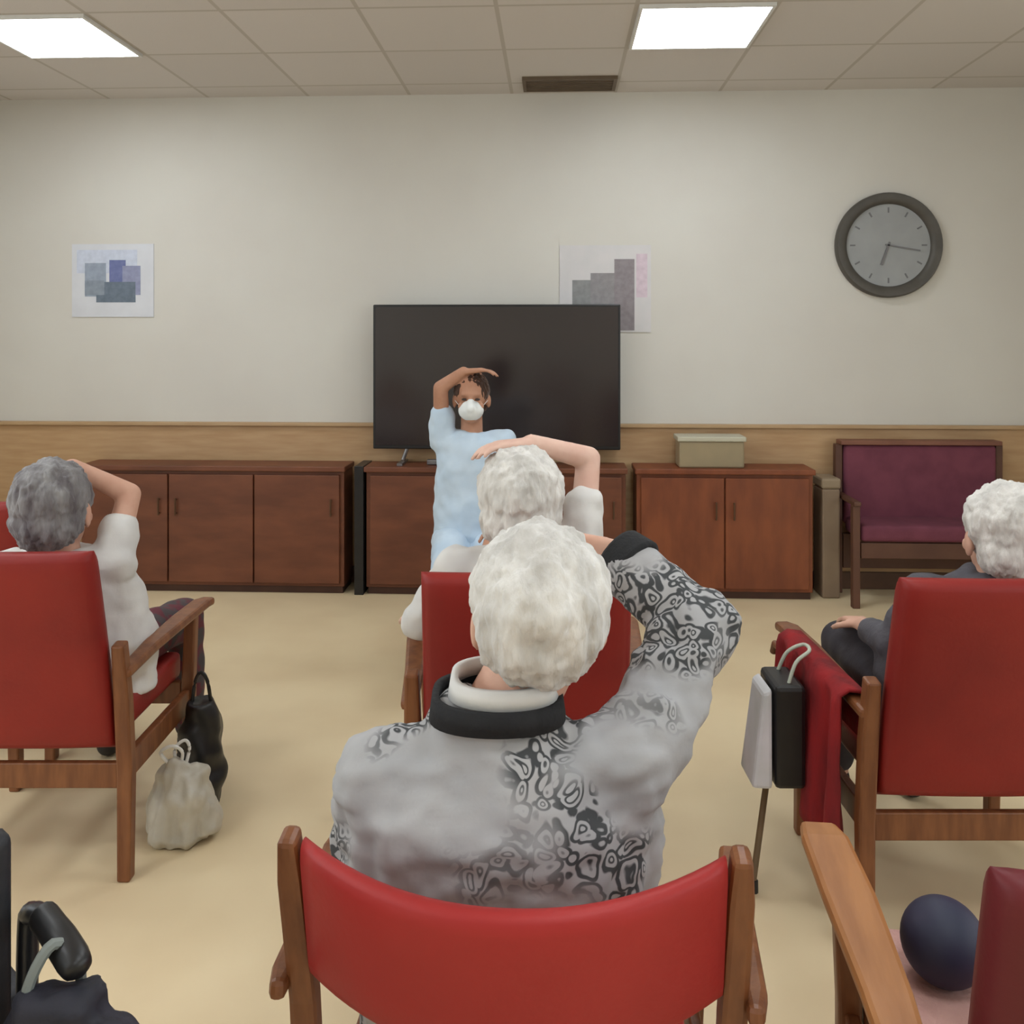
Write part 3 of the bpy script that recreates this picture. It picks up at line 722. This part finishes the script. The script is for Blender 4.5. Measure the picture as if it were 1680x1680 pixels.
# pink towel and navy ball on the maroon chair
seat_c = W(.765, 1.16, 0)+Matrix.Rotation(CR-math.radians(10), 3, 'Z') @ V((0, .24, 0))
rot = Matrix.Rotation(CR-math.radians(10), 3, 'Z')
bpos = P(1548, 1540, 1.40)
c = V((bpos.x, bpos.y, .454))
t = thing('towel', 'folded pink towel on the seat of the maroon chair', 'towel', c, CR-math.radians(10))
bm = bmesh.new()
for k in range(3): 
    b2 = rcush((-.11, -.15, .001+k*.016), (.13, .13-.006*k, .016+k*.016), .006)
    me_ = bpy.data.meshes.new('x'); b2.to_mesh(me_); b2.free(); bm.from_mesh(me_); bpy.data.meshes.remove(me_)
mesh_obj('folds', bm, mat('pink_towel', (206, 162, 152), .9, (192, 148, 140), 12, bump=.4, bscale=120), t)
t = thing('ball', 'round navy blue ball on the pink towel on the maroon chair', 'ball', (c.x, c.y, .50))
bm = bmesh.new(); ell(bm, (0, 0, .062), (.062, .062, .062), n=40)
o = mesh_obj('ball_surface', bm, mat('navy_rubber', (34, 40, 62), .6, (44, 36, 62), 6), t, angle=0)

# wheelchair at the lower left, turned away, bag on its handle
post = W(-.565, 1.06, 0)
th = YAW+math.radians(48)
rotw = Matrix.Rotation(th, 3, 'Z')
base = post-rotw @ V((.22, -.2, 0))
t = thing('wheelchair', 'black wheelchair at the lower left corner with a black push handle', 'wheelchair', (base.x, base.y, 0), th)
blk = mat('black_upholstery', (26, 27, 32), .6, (34, 34, 40), 12, bump=.2)
mesh_obj('backrest', rcush((-.2, -.225, .46), (.2, -.19, .93), .014), blk, t)
mesh_obj('seat', rcush((-.2, -.2, .45), (.2, .2, .49), .012), blk, t)
fm = mat('dark_frame_metal', (52, 54, 60), .35, (60, 62, 68), 20, metal=.7)
for s in (-1, 1):
    bm = bmesh.new(); tube(bm, sm([(s*.22, -.2, .3), (s*.22, -.205, .6), (s*.22, -.21, .80), (s*.22, -.225, .83), (s*.22, -.26, .84)]), .012, 12)
    tube(bm, [(s*.22, -.2, .3), (s*.22, .25, .3), (s*.22, .3, .2), (s*.22, .38, .1)], .011, 10)
    tube(bm, [(s*.22, -.2, .66), (s*.22, .12, .66), (s*.22, .16, .6), (s*.22, .16, .3)], .011, 10); mesh_obj('side_frame', bm, fm, t)
    bm = bmesh.new(); tube(bm, sm([(s*.22, -.25, .84), (s*.22, -.26, .839), (s*.22, -.30, .834), (s*.22, -.34, .825), (s*.22, -.352, .82)], 4), [.013, .0145, .0155, .016, .016, .016, .016, .0165, .017, .017, .017, .017, .016, .015, .013, .010, .006], 14); mesh_obj('push_grip', bm, M['black'], t)
    mesh_obj('armrest_pad', rcush((s*.22-.025, -.15, .67), (s*.22+.025, .14, .70), .01), blk, t)
    bm = bmesh.new(); n = 48
    tube_pts = [(s*.27, .29*math.cos(2*PI*j/n), .305+.29*math.sin(2*PI*j/n)) for j in range(n+1)]
    tube(bm, tube_pts, .014, 10); w_ = mesh_obj('rear_wheel', bm, M['black'], t)
    bm = bmesh.new(); tube(bm, [(s*.30, .25*math.cos(2*PI*j/n), .305+.25*math.sin(2*PI*j/n)) for j in range(n+1)], .007, 8); mesh_obj('handrim', bm, M['metal'], w_)
    bm = bmesh.new()
    for k in range(16): tube(bm, [(s*.27, 0, .305), (s*.27, .28*math.cos(k*PI/8), .305+.28*math.sin(k*PI/8))], .0015, 6)
    tube(bm, [(s*.24, 0, .305), (s*.29, 0, .305)], .022, 12); mesh_obj('spokes', bm, M['metal'], w_)
    bm = bmesh.new(); tube(bm, [(s*.2, .36+.07*math.cos(2*PI*j/24), .075+.065*math.sin(2*PI*j/24)) for j in range(25)], .012, 8); tube(bm, [(s*.2-.012, .36, .075), (s*.2+.012, .36, .075)], .05, 16)
    tube(bm, [(s*.2, .36, .075), (s*.22, .34, .17)], .008, 8); mesh_obj('caster', bm, M['black'], t)
# bag on the handle
hp = V((base.x, base.y, 0))+rotw @ V((.205, -.32, .82))
t = thing('rucksack', 'dark navy-black rucksack hanging from the wheelchair push handle', 'bag', (hp.x, hp.y, .50), th)
bm = bmesh.new(); zz = 0
cx, cy = hp.x, hp.y; RUCK = .03
torso(bm, [(cx, cy, .47, .05, .04), (cx, cy, .50, .072, .06), (cx, cy, .62, .075, .06), (cx, cy, .72, .066, .052), (cx, cy, .775, .04, .035)])
ell(bm, (cx+.04, cy-.01, .73), (.036, .036, .032)); ell(bm, (cx+.045, cy-.03, .64), (.035, .03, .055))
bmesh.ops.translate(bm, verts=bm.verts, vec=(.02, -.01, RUCK))
o = blob('bag_body', bm, mat('navy_black_cloth', (30, 31, 42), .7, (46, 44, 56), 14, bump=.4, bscale=30), t, .006, 3, [(.016, (20, 20, 20)), (.008, (45, 45, 45))])
o.rotation_euler = (0, 0, -th)
bm = bmesh.new(); tube(bm, sm([(-.03, 0, .25), (-.026, 0, .31), (-.0, 0, .345), (.026, 0, .31), (.03, 0, .25)]), .006, 8); mesh_obj('strap', bm, mat('grey_strap', (130, 136, 132), .6, (120, 126, 122), 12), t)
bm = bmesh.new(); box(bm, (-.02, -.085, .19), (.02, -.07, .23)); mesh_obj('buckle', bm, M['metal'], t, smooth=False, bevel=.004)
